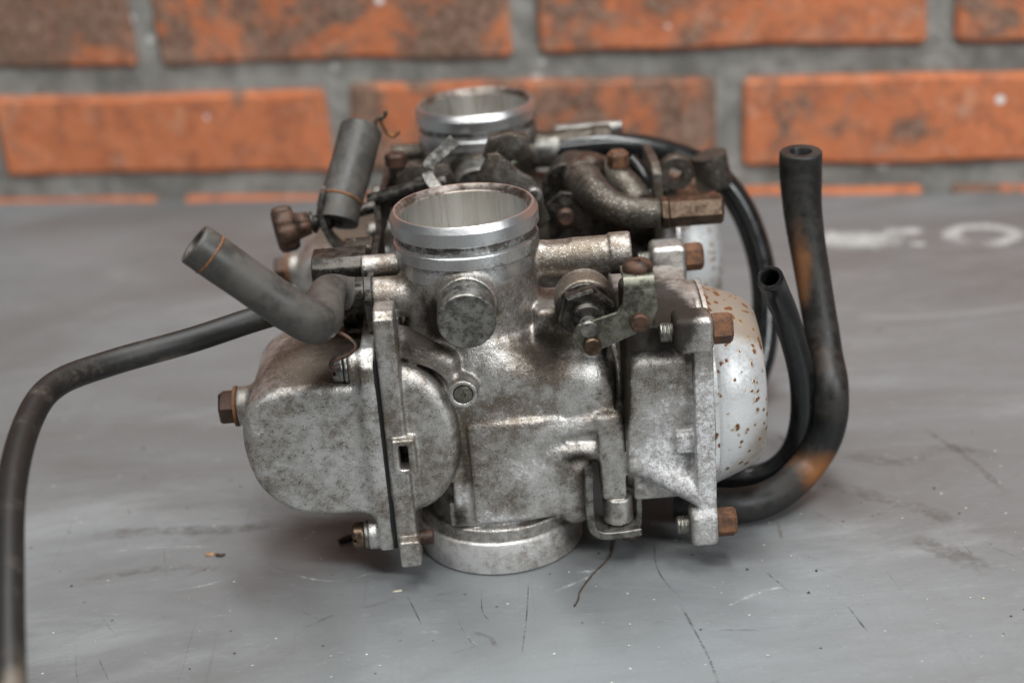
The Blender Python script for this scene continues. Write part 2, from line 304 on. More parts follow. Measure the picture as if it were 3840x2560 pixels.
# ------------------------------------------------------------------ cast shapes: distance fields turned into one mesh
class Field:
    def __init__(s, lo, hi, h):
        s.lo = np.array(lo, np.float32); s.h = h; n = np.ceil((np.array(hi)-np.array(lo))/h).astype(int)+1
        g = [(s.lo[i]+h*np.arange(n[i])).astype(np.float32) for i in range(3)]
        s.X, s.Y, s.Z = g[0][:, None, None], g[1][None, :, None], g[2][None, None, :]; s.D = np.full(n, 1e3, np.float32)
    def ex(s, q, t, lo, hi, rd):
        q = q+rd; h = np.abs(t-(lo+hi)/2)-(hi-lo)/2+rd
        return np.minimum(np.maximum(q, h), 0)+np.sqrt(np.maximum(q, 0)**2+np.maximum(h, 0)**2)-rd
    def ax(s, axis): return {'x': (s.Y, s.Z, s.X), 'y': (s.X, s.Z, s.Y), 'z': (s.X, s.Y, s.Z)}[axis]
    def cyl(s, axis, c, r, lo, hi, rd=.8, r2=None):
        a, b, t = s.ax(axis); rr = r if r2 is None else r+(r2-r)*np.clip((t-lo)/(hi-lo), 0, 1)
        return s.ex(np.sqrt((a-c[0])**2+(b-c[1])**2)-rr, t, lo, hi, rd)
    def ell(s, axis, c, ra, rb, lo, hi, rd=1):
        a, b, t = s.ax(axis); k = np.sqrt(((a-c[0])/ra)**2+((b-c[1])/rb)**2); return s.ex((k-1)*min(ra, rb), t, lo, hi, rd)
    def box(s, lo, hi, rd=.8):
        c = [(a+b)/2 for a, b in zip(lo, hi)]; e = [(b-a)/2-rd for a, b in zip(lo, hi)]
        q = [np.abs(g-ci)-ei for g, ci, ei in zip((s.X, s.Y, s.Z), c, e)]
        return np.sqrt(np.maximum(q[0], 0)**2+np.maximum(q[1], 0)**2+np.maximum(q[2], 0)**2)+np.minimum(np.maximum(np.maximum(q[0], q[1]), q[2]), 0)-rd
    def prism(s, axis, pts, lo, hi, rd=1, corner=0):
        a, b, t = s.ax(axis); P = np.array(pts, np.float32); d = None; sg = None; n = len(P); A, B = np.broadcast_arrays(a, b)
        for i in range(n):
            v0, v1 = P[i], P[i-1]; e = v1-v0; wx, wy = A-v0[0], B-v0[1]; k = np.clip((wx*e[0]+wy*e[1])/(e@e), 0, 1)
            dd = (wx-e[0]*k)**2+(wy-e[1]*k)**2; d = dd if d is None else np.minimum(d, dd)
            c1 = B >= v0[1]; c2 = B < v1[1]; c3 = e[0]*wy > e[1]*wx; fl = (c1 & c2 & c3) | (~c1 & ~c2 & ~c3); sg = fl if sg is None else sg ^ fl
        return s.ex(np.where(sg, -1, 1)*np.sqrt(d)-corner, t, lo, hi, rd)
    def cap(s, p, q, r1, r2=None):
        r2 = r1 if r2 is None else r2; p, q = np.array(p, np.float32), np.array(q, np.float32); e = q-p
        k = np.clip(((s.X-p[0])*e[0]+(s.Y-p[1])*e[1]+(s.Z-p[2])*e[2])/(e@e), 0, 1)
        return np.sqrt((s.X-p[0]-e[0]*k)**2+(s.Y-p[1]-e[1]*k)**2+(s.Z-p[2]-e[2]*k)**2)-(r1+(r2-r1)*k)
    def add(s, d, k=1.):
        h = np.maximum(k-np.abs(s.D-d), 0)/k; s.D = np.minimum(s.D, d)-h*h*k/4
    def sub(s, d, k=.6):
        d = -d; h = np.maximum(k-np.abs(s.D-d), 0)/k; s.D = np.maximum(s.D, d)+h*h*k/4
    def mesh(s):
        D = s.D; I = D < 0; n = np.array(D.shape); c = np.zeros(n-1, np.int8)
        offs = [(i, j, k) for i in (0, 1) for j in (0, 1) for k in (0, 1)]
        for o in offs: c += I[o[0]:n[0]-1+o[0], o[1]:n[1]-1+o[1], o[2]:n[2]-1+o[2]]
        idx = np.argwhere((c > 0) & (c < 8)); ids = np.full(n-1, -1, np.int32); ids[tuple(idx.T)] = np.arange(len(idx))
        S = np.zeros((len(idx), 3), np.float32); W = np.zeros(len(idx), np.float32)
        for o in offs:
            for ax in range(3):
                if o[ax]: continue
                o2 = list(o); o2[ax] = 1; d0 = D[tuple((idx+o).T)]; d1 = D[tuple((idx+o2).T)]; m = (d0 < 0) != (d1 < 0)
                t = np.where(m, d0/np.where(m, d0-d1, 1), 0); p = np.tile(np.array(o, np.float32), (len(idx), 1)); p[:, ax] += t; S += p*m[:, None]; W += m
        V = (idx+S/W[:, None])*s.h+s.lo; Q = []
        for ax in range(3):
            sl0 = [slice(None)]*3; sl1 = [slice(None)]*3; sl0[ax] = slice(0, -1); sl1[ax] = slice(1, None)
            a = I[tuple(sl0)]; b = I[tuple(sl1)]; u, v = (ax+1) % 3, (ax+2) % 3
            e = np.argwhere(a != b); e = e[(e[:, u] > 0) & (e[:, v] > 0) & (e[:, u] < n[u]-1) & (e[:, v] < n[v]-1)]
            q = []
            for du, dv in ((1, 1), (0, 1), (0, 0), (1, 0)):
                f = e.copy(); f[:, u] -= du; f[:, v] -= dv; q.append(ids[tuple(f.T)])
            q = np.stack(q, 1); flip = b[tuple(e.T)]; q[flip] = q[flip][:, ::-1]; Q.append(q)
        return V, np.concatenate(Q).astype(np.int32)

# ------------------------------------------------------------------ setting: table and brick wall
PSI = math.radians(-12.29); UX, UY = math.cos(PSI), math.sin(PSI)      # along the wall
NX, NY = -UY, UX                                                        # into the wall
W0 = (-279.1*math.cos(PSI)-386.1*math.sin(PSI), 279.1*math.sin(PSI)*1.0+386.1*math.cos(PSI))
W0 = (-279.1*UX+386.1*NX, -279.1*UY+386.1*NY)
def wallp(u, dpt, z): return (W0[0]+u*UX+dpt*NX, W0[1]+u*UY+dpt*NY, z)
def slab():
    c = [wallp(-700, -3, 0)[:2], wallp(1150, -3, 0)[:2], (950, -620), (-950, -620)]
    V = [(x, y, z) for z in (0, -28) for x, y in c]
    return make('table_top', V, [(3, 2, 1, 0)[::-1], (4, 5, 6, 7)[::-1]]+[(i, (i+1) % 4, 4+(i+1) % 4, 4+i)[::-1] for i in range(4)], 'table', None, False)
tab = fixn(slab()); tag(tab, kind='structure', label='worn grey zinc table top with scratches and stains')
WA = math.atan2(UY, UX)
Vw = [(-700, 0, -120), (1150, 0, -120), (1150, 0, 620), (-700, 0, 620)]; Vw += [(x, 100, z) for x, _, z in Vw]
wall = fixn(make('brick_wall', Vw, [(0, 1, 2, 3), (7, 6, 5, 4), (0, 4, 5, 1), (1, 5, 6, 2), (2, 6, 7, 3), (3, 7, 4, 0)], 'mortar', None, False))
wall.location = (W0[0]*MM, W0[1]*MM, 0); wall.rotation_euler = (0, 0, WA)
tag(wall, label='wall of orange red bricks with dark scorched patches and grey mortar behind the table', category='brick wall')
def brick_mesh(seed):
    r = np.random.default_rng(seed); bm = bmesh.new(); bmesh.ops.create_cube(bm, size=1)
    bmesh.ops.scale(bm, vec=(210*MM, 95*MM, 50*MM), verts=bm.verts)
    bmesh.ops.subdivide_edges(bm, edges=[e for e in bm.edges if abs((e.verts[0].co-e.verts[1].co).x) > .1], cuts=4)
    for v in bm.verts: v.co += Vector(r.normal(0, .8, 3)*MM)
    es = [e for e in bm.edges if len(e.link_faces) == 2 and e.calc_face_angle() > .9]
    bmesh.ops.bevel(bm, geom=es, offset=3.0*MM, segments=1, affect='EDGES', profile=.6)
    me = bpy.data.meshes.new('brick'); bm.to_mesh(me); bm.free(); me.materials.append(M['brick']); return me
bms = [brick_mesh(i) for i in range(7)]
soot = {(1, -1): .11, (1, 0): .075, (1, 1): .045, (2, 0): -.005, (2, 1): .085, (2, 2): .01, (1, 2): 0., (3, 0): -.03}
k = 0
for row in range(-5, 4):
    z = 83-65*(row-1)+25
    for i in range(-3, 5):
        u = 225*i+112.5 if row % 2 else 225*i
        b = obj('brick', bms[k % 7], wall); k += 1
        b.location = (u*MM, (95/2-5-random.uniform(-1, 1))*MM, (z+random.uniform(-1, 1))*MM); b.rotation_euler = (random.uniform(-.008, .008), math.pi*(k % 2), random.uniform(-.006, .006))
        b['soot'] = soot.get((row, i if row % 2 else i), random.uniform(-.07, .09))

# ------------------------------------------------------------------ the pair of carburettors
root = bpy.data.objects.new('carburetor_pair', None); col.objects.link(root); root.empty_display_size = .02
tag(root, label='dirty pair of joined aluminium carburetors with hoses standing on the grey table', category='carburetor')
BX = -3.8                                                   # axis of the bell
def body_mesh():
    f = Field((-42, -44, 9), (76, 40, 114), .62)
    f.add(f.cyl('z', (0, 0), 27.7, 11, 17, .8)); f.add(f.cyl('z', (0, 0), 24.6, 12, 58, 1.0), 2.5)          # throat above the base
    f.add(f.cyl('x', (0, 54), 24.8, -30, 41.2, 1.2), 5)                                                      # slide chamber
    f.add(f.cyl('z', (BX, 0), 22.9, 50, 111, .6), 9)                                                         # upper throat
    f.add(f.cyl('z', (BX, 0), 23.6, 50, 84, .3), .8)
    f.add(f.cap((-6, -18, 74), (30, -16, 68), 8, 9), 9)
    f.add(f.prism('z', [(-8.2, -27.6), (10, -27.8), (23, -25.6), (24, 0), (-8.2, 0)], 19.5, 57, 1.6), 1.4)   # raised front panel
    f.add(f.box((-15, -25.4, 18), (-6, 0, 67), .9), 1.0); f.add(f.box((-17, -24.5, 18), (-8, 0, 27), .7), .8)
    # flange towards the float bowl
    f.add(f.prism('x', [(-32, 15), (-33, 99), (-30, 101), (-21, 101), (-16, 90), (31, 88), (31, 14), (-14, 14)], -35.0, -28.2, .7), 1.0)
    f.add(f.box((-34.3, -36.2, 10.2), (-27.3, -24, 20.0), .8), .6); f.sub(f.box((-40, -40, 20.0), (-20, -33.2, 21.2), .2), .3)
    f.add(f.ell('y', (-29.5, 53.5), 18.8, 26.8, -30.5, 28, 5.0), .9)                                        # rounded float chamber side
    f.sub(f.box((-28.3, -40, 22), (-27.5, -31.6, 82), .2), .5)
    f.add(f.cap((-27, -22, 87), (-13, -26, 80), 5.0, 4.0), 2)
    f.add(f.cap((-13, -27, 78), (-8.7, -28.5, 71.5), 2.6), 2); f.add(f.cyl('y', (-8.4, 71), 4.9, -33, -15, .8), 1.8); f.sub(f.cyl('y', (-8.4, 71), 3.2, -40, -31.8, .3), .4)
    f.add(f.box((-33.2, -35, 44.6), (-25.6, -28, 57.2), .5), .6); f.sub(f.box((-31.0, -42, 46.4), (-28.0, -22, 55.0), .2), .3)
    # bosses
    f.add(f.cyl('y', (-5, 98.6), 9.7, -25.5, 0, .6), 3.0)                                                    # plug boss
    f.add(f.cyl('x', (-7, 97.2), 6.5, -36, -5, .7), 2.5); f.add(f.box((-33, -9, 90.5), (-16, -5, 93.5), .6), 1.5); f.add(f.cyl('x', (6, 103), 4.2, -40, -8, .7), 2)
    f.add(f.cyl('x', (-1.5, 104), 6.3, 8, 43, .6), 2.0); f.add(f.cyl('x', (-1.5, 104), 7.0, 43, 50.5, .6), .6); f.sub(f.cyl('z', (26, -2), 4.6, 109.6, 120, .4), .8)
    f.sub(f.cyl('x', (-1.5, 104), 3.8, 47, 60, .3), .4)
    f.add(f.box((17, -19, 76), (40, 4, 92), 2), 3); f.add(f.cyl('y', (33, 95.8), 9.7, -28.5, -17, .7), 1.2)
    f.add(f.cyl('z', (49.5, -26), 5.6, 80, 103.5, 1.2), 1.5)
    # drum of the diaphragm chamber
    f.add(f.prism('x', [(-25, 40), (-26.5, 74), (-16, 83), (20, 83), (20, 34), (-17, 30)], 44.2, 70, .7, 5.5), 1.0); f.add(f.cyl('x', (0, 54), 20, 35, 50, 1), 1.0)
    f.add(f.box((45, -30.5, 73), (67, 25, 88.5), .7), .8)
    f.add(f.box((46, -27, 24), (69, 20, 34), .6), .8); f.add(f.cap((48, -27, 38), (68, -31.5, 28), 3.5, 5), 3)
    f.sub(f.cap((59, -38, 49), (64, -38, 49), 8.2), 3.5); f.add(f.box((60, -33, 43.5), (70, -25, 50.5), .5), .5)
    # front column, rib and bump beside the throat
    f.add(f.prism('z', [(35, -27.5), (43.3, -27.5), (43.3, -15), (35, -15)], 25, 57, 1.6), 1.6); f.add(f.cyl('z', (40.3, -23.5), 5.1, 15.4, 25, .4), .6)
    f.add(f.cap((19, -24, 43.2), (37, -23, 42.4), 3.2), 2.5); f.add(f.cap((26, -19.5, 20), (26, -20.5, 36), 6.2), 2.2); f.add(f.cap((14, -24, 50.5), (36, -25, 54), 2.6), 3)
    # outer flange with four bolt ears
    f.add(f.cyl('x', (0, 53), 36, 66.2, 72.6, .5), .6); f.add(f.box((66.2, -36, 17), (72.6, -20, 87.5), .5), .6)
    for y in (-33.5, 33.5):
        for z in (17, 87.5):
            f.add(f.box((60 if z > 50 else 63.5, y-5.8, z-6.0), (72.6, y+5.8, z+6.0), 2.0), .8); f.add(f.cap((69, y, z), (69, y*.8, 53+(z-53)*.75), 3.4, 3.4), 1)
    f.sub(f.cyl('z', (BX, 0), 21.2, 62, 130, .3), .3); f.sub(f.cyl('z', (0, 0), 22, 0, 40, .3), .3)
    return f.mesh()
def bowl_mesh():
    f = Field((-92, -36, 8), (-33, 34, 95), .62)
    pr = resample([(-40.5, 30, 0), (-47, 31.6, 0), (-59.5, 32.3, 0), (-68.5, 35.2, 0), (-75, 42, 0), (-77.6, 50.5, 0), (-78.2, 58.5, 0), (-76.6, 65.8, 0), (-71, 70.8, 0), (-63, 72, 0), (-52, 71.8, 0), (-40.5, 71, 0)], 4)[:, :2]
    f.add(f.prism('y', pr, -29.5, 27, 3.6, 4)); _ = ([(-40.5, 30), (-45, 31.5), (-59.5, 32.3), (-70, 36), (-77, 48), (-78, 60), (-76, 67.5), (-70, 71.3), (-59.5, 72), (-40.5, 71)])
    f.add(f.prism('x', [(-30, 14), (-31, 82), (-24, 86), (31, 86), (31, 14)], -41, -36.3, .6), 4.5)
    for y, z in ((-24.5, 80), (24.5, 80), (-24, 17.5), (24, 17.5)): f.add(f.cyl('x', (y, z), 5.2, -45, -36.3, .4), 1.8)
    f.add(f.cyl('x', (-4, 60), 6.8, -86.5, -70, .6), 2.5)
    return f.mesh()
bodyV, bodyF = body_mesh(); bowlV, bowlF = bowl_mesh()
body = make('carburetor_body', bodyV, bodyF, 'cast', root)
paint(body, grime=[((33, -24, 92), (24, 22, 18), 1.1), ((34, -3, 106), (26, 12, 10), .9), ((33, -24, 103), (14, 10, 8), .9), ((-26, -7, 98), (14, 12, 9), .5), ((8, -22, 92), (14, 12, 16), .3), ((20, -22, 78), 16, 1.0), ((56, -20, 96), 24, 1.5), ((42, -28, 75), (9, 14, 30), 1.3), ((-20, -30, 86), 20, .8), ((-10, -26, 50), (7, 10, 26), .7),
                   ((-5, -30, 52), 20, .35), ((-30, 0, 100), 14, .7), ((8, -28, 62), 16, .35), ((26, -26, 34), 10, .5), ((0, 25, 60), (80, 40, 60), .8)],
      oil=[((54, -22, 92), (22, 50, 20), 1.9), ((41, -28, 82), (10, 20, 26), 1.0), ((20, -24, 82), 17, .75), ((33, -30, 94), (19, 26, 15), 1.0), ((49, -24, 98), (10, 14, 12), .9), ((-12, -26, 92), 14, .7), ((-22, -24, 92), 18, .7), ((43.5, -30, 66), (4, 20, 26), 1.0), ((27, -25, 42), (12, 8, 4), .6),
           ((-10.5, -26, 45), (3, 8, 40), .4), ((-4, 30, 96), (60, 24, 26), .5), ((-14, -27, 22), (5, 8, 10), .6)],
      oxide=[((57, -34, 40), (22, 26, 26), 1.4), ((69, -37, 46), (9, 18, 60), 1.5), ((2, -27, 20), (30, 8, 10), .8), ((10, -27, 40), (18, 8, 16), .75), ((27, -26, 52), (14, 8, 8), .8), ((-12, -26, 30), 9, .8),
             ((56, -30, 62), (14, 16, 12), .6), ((14, -27, 62), (26, 12, 12), .35)])
bowl = make('float_bowl', bowlV, bowlF, 'bowl', root)
paint(bowl, grime=[((-58, 2, 80), (60, 60, 8), 2.6), ((-55, -31, 40), 22, .25), ((-72, -31, 60), 14, .35)], oil=[((-50, 4, 80), (44, 44, 9), .66)], oxide=[((-58, -31, 34), (26, 4, 9), .5), ((-78, -30, 66), (7, 6, 16), .7)])
cover = lathe('vacuum_cover', [(36.2, 72.7), (36.2, 74.0), (35.0, 74.4), (34.2, 75.6), (32.6, 80), (30.8, 84.6), (29.2, 88), (27.6, 90.2), (25.8, 91.4), (23.4, 92.0), (12, 92.6), (.5, 92.6)], 'x', (0, 0, 53), 'chrome', root, 96, 40)
paint(cover, rust=[((84, -6, 86), (24, 44, 16), 1.3), ((95, -14, 74), 18, .9), ((90, -30, 44), 16, .7), ((84, -26, 30), 16, .8), ((95, -25, 56), 9, .8)])
bell = lathe('bell_mouth', [(22.95, 104), (22.95, 109.7), (23.9, 109.9), (24.15, 110.15), (24.15, 113.9), (23.9, 114.15), (23.5, 114.3), (23.5, 114.8), (22.6, 115.0), (22.6, 117.4), (24.2, 117.6), (24.6, 118.0), (24.6, 122.3), (24.45, 122.6), (23.5, 124.35), (23.25, 124.55), (22.7, 124.55)],
             'z', (BX, 0, 0), 'bell', body, 128, 14)
paint(bell, grime=[((-4, 0, 116.2), (150, 150, 2.2), 1.6), ((22, -6, 114), (12, 18, 12), 1.0), ((-4, 0, 111), (150, 150, 4), .55), ((12, -22, 119), (20, 14, 4), .6), ((-8, -24, 117), (5, 5, 2), 1.2)])
# the bell closes itself: open the end caps so that the bore shows
def drop_caps(o):
    bm = bmesh.new(); bm.from_mesh(o.data); bmesh.ops.delete(bm, geom=[f for f in bm.faces if len(f.verts) > 4], context='FACES'); bm.to_mesh(o.data); bm.free()
drop_caps(bell)
lip = lathe('bore_lip', [(22.7, 124.55), (22.3, 124.4), (21.6, 123.4), (21.4, 122.6), (21.0, 122.2)], 'z', (BX, 0, 0), 'lip', body, 128, 28); drop_caps(lip)
bo = lathe('bore', [(21.0, 122.2), (20.8, 118), (20.6, 100), (20.6, 93)], 'z', (BX, 0, 0), 'bore', body, 128, 28); drop_caps(bo)
def flipn(o): o.data.flip_normals(); return o
for o in (lip, bo):
    nrm = o.data.polygons[0]; cx = nrm.center.x-BX*MM
    if nrm.normal.x*cx+nrm.normal.y*nrm.center.y > 0: flipn(o)
valve = lathe('throttle_slide', [(20.5, 93.2), (20.5, 94.4)], 'z', (BX, 0, 0), 'slide', body, 64, 30)  # closing disc, set high and pale to bounce light up the bore
base = lathe('base_flange', [(22, .4), (27.9, 0), (28.9, .6), (29.0, 1.2), (29.0, 11.0), (28.7, 11.7), (28.0, 12.2), (22, 12.2)], 'z', (0, 0, 0), 'cast_base', body, 128, 30, closed=True)
paint(base, grime=[((10, -26, 3), (12, 6, 6), .5)], oxide=[((0, -29, 10), (30, 8, 4), .5)])
plate('gasket', [(-30.6, 15), (-31.2, 84), (30, 85), (30, 15)], 'x', -36.5, -34.8, 'gasket_black', body, .1, 1)
plug = lathe('plug', [(8.8, 0), (9.35, .3), (9.35, 12.3), (8.9, 12.8), (.1, 12.9)], (0, -1, -.03), (-5, -25.4, 98.8), 'steel_grey', body, 48, 30)
for y in (-33.5, 33.5):
    for z in (17, 87.5):
        bt = hexb('cover_bolt', 5.0, 6.4, 'x', (75.2 if z < 0 else 72.7, y, z), 'rust', cover, 1.0, random.random()); rod('bolt_thread', 3.0, 4.5, (-1, 0, 0), (60.2 if z > 50 else 63.6, y, z), 'steel_grey', cover, .4, 16)
        for q in range(3): ring('thread_ridge', ((60.2 if z > 50 else 63.6)-.9-q*1.2, y, z), 'x', 2.8, .5, 'zinc', cover, 16)
def slotted(name, r, h, axis, c, mat, parent):
    """fillister head with a slot cut across it"""
    a, b, d = frame(axis); bm = bmesh.new(); c = np.array(c, float); prof = [(r, 0), (r, h*.75), (r*.85, h)]; seg = 24; V = []; F = []
    o = lathe(name, [(r, 0), (r, h*.7), (r*.92, h*.86), (r*.74, h*.98), (.05, h)], axis, c, mat, parent, seg, 40)
    return o
for y, z, m in ((-24.5, 80, 'steel_grey'), (-24, 17.5, 'brass'), (24.5, 80, 'steel_grey')):
    wsh = rod('spring_washer', 5.0, 1.3, (-1, 0, 0), (-45.1, y, z), 'steel_grey', bowl, .3)
    fs = Field((-52.5, y-6, z-6), (-45.6, y+6, z+6), .3)
    fs.add(fs.cyl('x', (y, z), 4.6, -50.6, -46.2, 1.1)); fs.sub(fs.box((-54, y-8, z-.75), (-49, y+8, z+.75), .1), .2)
    make('bowl_screw', *fs.mesh(), m, bowl)
rod('screw_tip', 2.6, 5, 'x', (-27.8, -29, 17.5), 'rust_dark', bowl, .4)
lathe('drain_washer', [(3, 0), (7.0, 0), (7.0, 1.0), (3, 1.0)], (-1, 0, 0), (-86.5, -4, 60), 'orange_wire', bowl, 32, 30)
hexb('drain_bolt', 6.1, 5.2, (-1, 0, 0), (-87.4, -4, 60), 'rust_dark', bowl, .8, .3)
lathe('boss_screw', [(3.0, 0), (3.0, .9), (2.2, 1.3), (1.0, 1.35), (.9, .6), (.05, .6)], (0, -1, 0), (-8.4, -32.0, 71), 'zinc', body, 24, 30)

# rear carburettor: same castings, one pitch further back
OFF = (5.0*MM, 133*MM, 0)
def copy_part(o, parent, off):
    c = o.copy(); col.objects.link(c); c.parent = parent; c.location = off
    for ch in list(o.children): copy_part(ch, c, (0, 0, 0))
    return c
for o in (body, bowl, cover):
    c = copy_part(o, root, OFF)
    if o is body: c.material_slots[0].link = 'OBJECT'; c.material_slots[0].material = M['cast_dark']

# ---- details of the front carburettor only
rod('choke_collar', 8.8, 1.6, (0, -1, 0), (33, -28.4, 96.2), 'steel_dark', body, .4)
hexb('choke_nut', 9.2, 5.5, (0, -1, 0), (33, -29.9, 96.0), 'steel_dark', body, 1.2, .25)
rod('choke_stem', 5.6, 3.2, (0, -1, 0), (33, -35.3, 95.6), 'steel_dark', body, .9); rod('choke_rod', 3.0, 5.6, (0, -1, 0), (33, -38.3, 94.6), 'steel_grey', body, .5)
lev = plate('choke_lever', [(y, x) for x, y in [(27.6, 92.3), (29.5, 96.2), (41.8, 99.4), (43.8, 102.0), (44.4, 106.6), (54.2, 106.6), (54.8, 99.8), (52.4, 93.6), (33.6, 86.3), (30.0, 87.0)]], 'y', -43, -41.4, 'zinc', root, .45)
rod('pin', 2.9, 7.5, (0, -1, 0), (33.6, -38.6, 89.6), 'brass', lev, .4); rod('pin', 3.1, 7.5, (0, -1, 0), (48.8, -38.2, 96.0), 'rust_dark', lev, .5)
ribbon('bent_tab', [(49.3, -42.2, 106.0), (49.3, -41.6, 108.6), (49.3, -39.4, 109.7), (49.3, -30, 109.4)], 10, 1.5, (1, 0, 0), 'zinc', lev)
lathe('lever_screw', [(4.6, 0), (4.9, .8), (4.6, 2.2), (3.4, 3.2), (1.2, 3.3), (1.1, 2.2), (.05, 2.2)], 'z', (49.6, -35.2, 110.1), 'rust_dark', lev, 28, 40); rod('screw_shank', 3.6, 6.0, 'z', (49.6, -35.2, 104.2), 'steel_dark', lev, .3)
br = ribbon('stop_bracket', [(30.9, -25.5, 37.5), (30.4, -25.5, 26), (30.6, -25.5, 18.5), (31.9, -25.5, 15.2), (35, -25.5, 13.7), (41, -25.5, 13.6), (47.3, -25.5, 14.2)], 12, 2.6, (0, 1, 0), 'steel_grey', root, 5)
ribbon('bracket_ear', [(47.0, -22.5, 13.6), (47.4, -22.5, 19), (47.5, -22.5, 25)], 7, 1.8, (0, 1, 0), 'steel_grey', br)
lathe('bracket_screw', [(4.8, 0), (4.8, 1.2), (3.4, 2.6), (.1, 3.0)], (0, 0, -1), (43.4, -25.0, 12.2), 'brass', br, 24, 40)

# ---- hoses
vent = tube('vent_hose', [(-37, -5, 97.2), (-44, -5.5, 98), (-49.5, -11, 101.5), (-50.2, -24, 103.2), (-50.2, -37, 103.2), (-52.2, -43.5, 104.6), (-57.2, -46.5, 109.3), (-66, -48, 118), (-83.5, -50, 135.2)], 6.6, 'rubber_grey', root, 32, 10, bore=4.2, rad=[6.0, 6.0, 6.1, 6.3, 6.8, 6.9, 6.8, 6.7, 6.7], wob=.012)
paint(vent, stain=[((-66, -40, 121), (24, 10, 14), .28), ((-50, -20, 103), 14, .3), ((-56, -48, 104), 9, .2)])
ring('hose_clip', (-79.4, -49.5, 131.2), (-17, -2, 17), 6.6, .5, 'orange_wire', vent)
ring('hose_clip', (-50.2, -33, 103.2), (0.1, -1, 0), 6.2, .45, 'orange_wire', vent)
tube('clip_wire', [(-47.5, -38, 99.5), (-43, -39, 97), (-40.5, -40, 94), (-43, -41, 91.5), (-47.5, -42, 90.5), (-48.6, -42, 88.4), (-46.2, -42, 87.5)], .7, 'rust_dark', vent, 8, 5)
rod('vent_connector', 6.2, 8.5, 'x', (-47, -5.2, 97.4), 'steel_dark', root, .4)
up = tube('upright_hose', [(-52, 57, 103), (-50.5, 61, 108), (-46, 72, 118.5), (-41.6, 84, 130)], 8.0, 'rubber_grey', root, 32, 8)
paint(up, stain=[((-50, 58, 108), 9, .5)])
ring('hose_clip', (-50.0, 62, 109), (4.5, 11, 10.5), 8.0, .6, 'orange_wire', up)
tube('clip_wire', [(-36, 80, 132), (-34.8, 80, 134.5), (-32.2, 80, 135), (-31.2, 80, 137.5)], .8, 'dirt', up, 8, 5)
tube('clip_wire', [(-34, 81, 134.5), (-32.4, 81, 129.5), (-29.8, 81, 127), (-27, 81, 129)], .8, 'orange_wire', up, 8, 5)
left = tube('overflow_hose', [(-46, 26, 84), (-60, 10, 89.5), (-75.8, -3, 91.2), (-97, -14, 89.6), (-120.6, -27, 89.3), (-134, -45, 91), (-137, -68, 90), (-134, -103, 86), (-127, -140, 78), (-119, -178, 66), (-112, -208, 52), (-104, -242, 30), (-98, -270, 10), (-95, -300, 4.3)], 4.25, 'rubber_dusty', root, 24, 8)
paint(left, stain=[((-105, -18, 86), (18, 12, 5), .5), ((-136, -70, 88), (4, 30, 10), .3), ((-118, -180, 66), (7, 26, 16), .75)])
thick = tube('breather_hose', [(62, -2, 9), (83, -6, 7.4), (98, -1, 7.6), (111, 9, 12), (119.2, 11, 25), (120.8, 12, 41), (120.8, 24, 52.2), (118.9, 33.5, 73.7), (116.4, 40, 96.5), (115.9, 42.3, 112.3), (115.9, 42, 120.8)], 6.2, 'rubber_stain', root, 32, 8, bore=3.9, rad=[6.2]*7+[6.3, 6.8, 7.6, 7.5], wob=.012)
paint(thick, stain=[((113, 28, 82), (8, 20, 24), .62), ((116, 6, 13), (18, 18, 13), .70), ((119, 14, 48), (14, 20, 30), .16), ((118, 44, 112), 12, .15)])
black = tube('drain_hose', [(72, 20, 5), (94.5, 18, 5), (106, 17, 12), (110.8, 15, 26.6), (110.6, 14, 46.2), (105.2, 11.5, 68.9), (100.3, 6.5, 82.4), (97.3, 1, 90)], 4.6, 'rubber_black', root, 28, 8, bore=3.0)
rear = tube('fuel_hose', [(22, 131, 102.4), (34.8, 129, 102.4), (57.8, 127, 103), (78.9, 125, 98.4), (96, 122, 89.4), (106.7, 118, 74.9), (112.8, 112, 55), (113.5, 105, 36), (110, 95, 18), (100, 85, 6), (80, 75, 5)], 5.4, 'rubber_black', root, 28, 8)
tube('hose_sleeve', [(93.2, 117, 99.5), (95.5, 117, 86)], 7.4, 'cast_dark', rear, 24, 3)
rod('hose_spigot', 7.2, 14, 'x', (20.5, 131, 102.4), 'steel_grey', rear, .5); rod('overflow_pipe', 3.2, 28, 'x', (33, 141, 106.5), 'steel_grey', rear, .4)

# ---- linkage and fuel fittings between the two carburettors
rail = ribbon('connecting_bracket', [(-37.2, -14, 93), (-36.8, -2, 96), (-36, 18, 98), (-35.6, 42, 99), (-37.0, 60, 100), (-36.2, 78, 100), (-35, 100, 101), (-34.6, 128, 101)], 13, 2.4, (0, 0, 1), 'steel_dark', root)
ribbon('rail_clip', [(-38.6, 2, 97.5), (-38.6, 6, 98.4)], 13.5, 1.0, (0, 0, 1), 'steel_grey', rail, sm=False)
plate('bracket_block', [(y, z) for y, z in [(4, 88), (4, 104), (7, 107), (18, 107), (18, 88)]], 'x', -57, -38.5, 'steel_dark', root, .7)
plate('bracket_block', [(y, z) for y, z in [(21, 92), (21, 105), (30, 106), (30, 92)]], 'x', -47, -37, 'cast_dark', root, .7)
idle = lathe('idle_knob', [(6.6, 0), (8.3, .9), (8.6, 2.4), (8.5, 6.0), (7.6, 7.6), (5.0, 8.2), (4.6, 10.5), (4.2, 13), (.2, 13.2)], (.95, .22, .10), (-74.5, 53.6, 102.3), 'rust_dark', root, 72, None, rfun=lambda t: 1-.09*max(0, math.cos(7*t))**2)
tube('spring', [(-62+i*.62, 57+i*.14, 103.3+i*.06) + np.array([0, math.cos(i*1.35)*3.6, math.sin(i*1.35)*3.6]) for i in range(20)], .75, 'steel_dark', idle, 8, 4)
rod('idle_shaft', 2.4, 26, (.95, .22, .10), (-63, 56.5, 103.4), 'steel_dark', idle, .3)
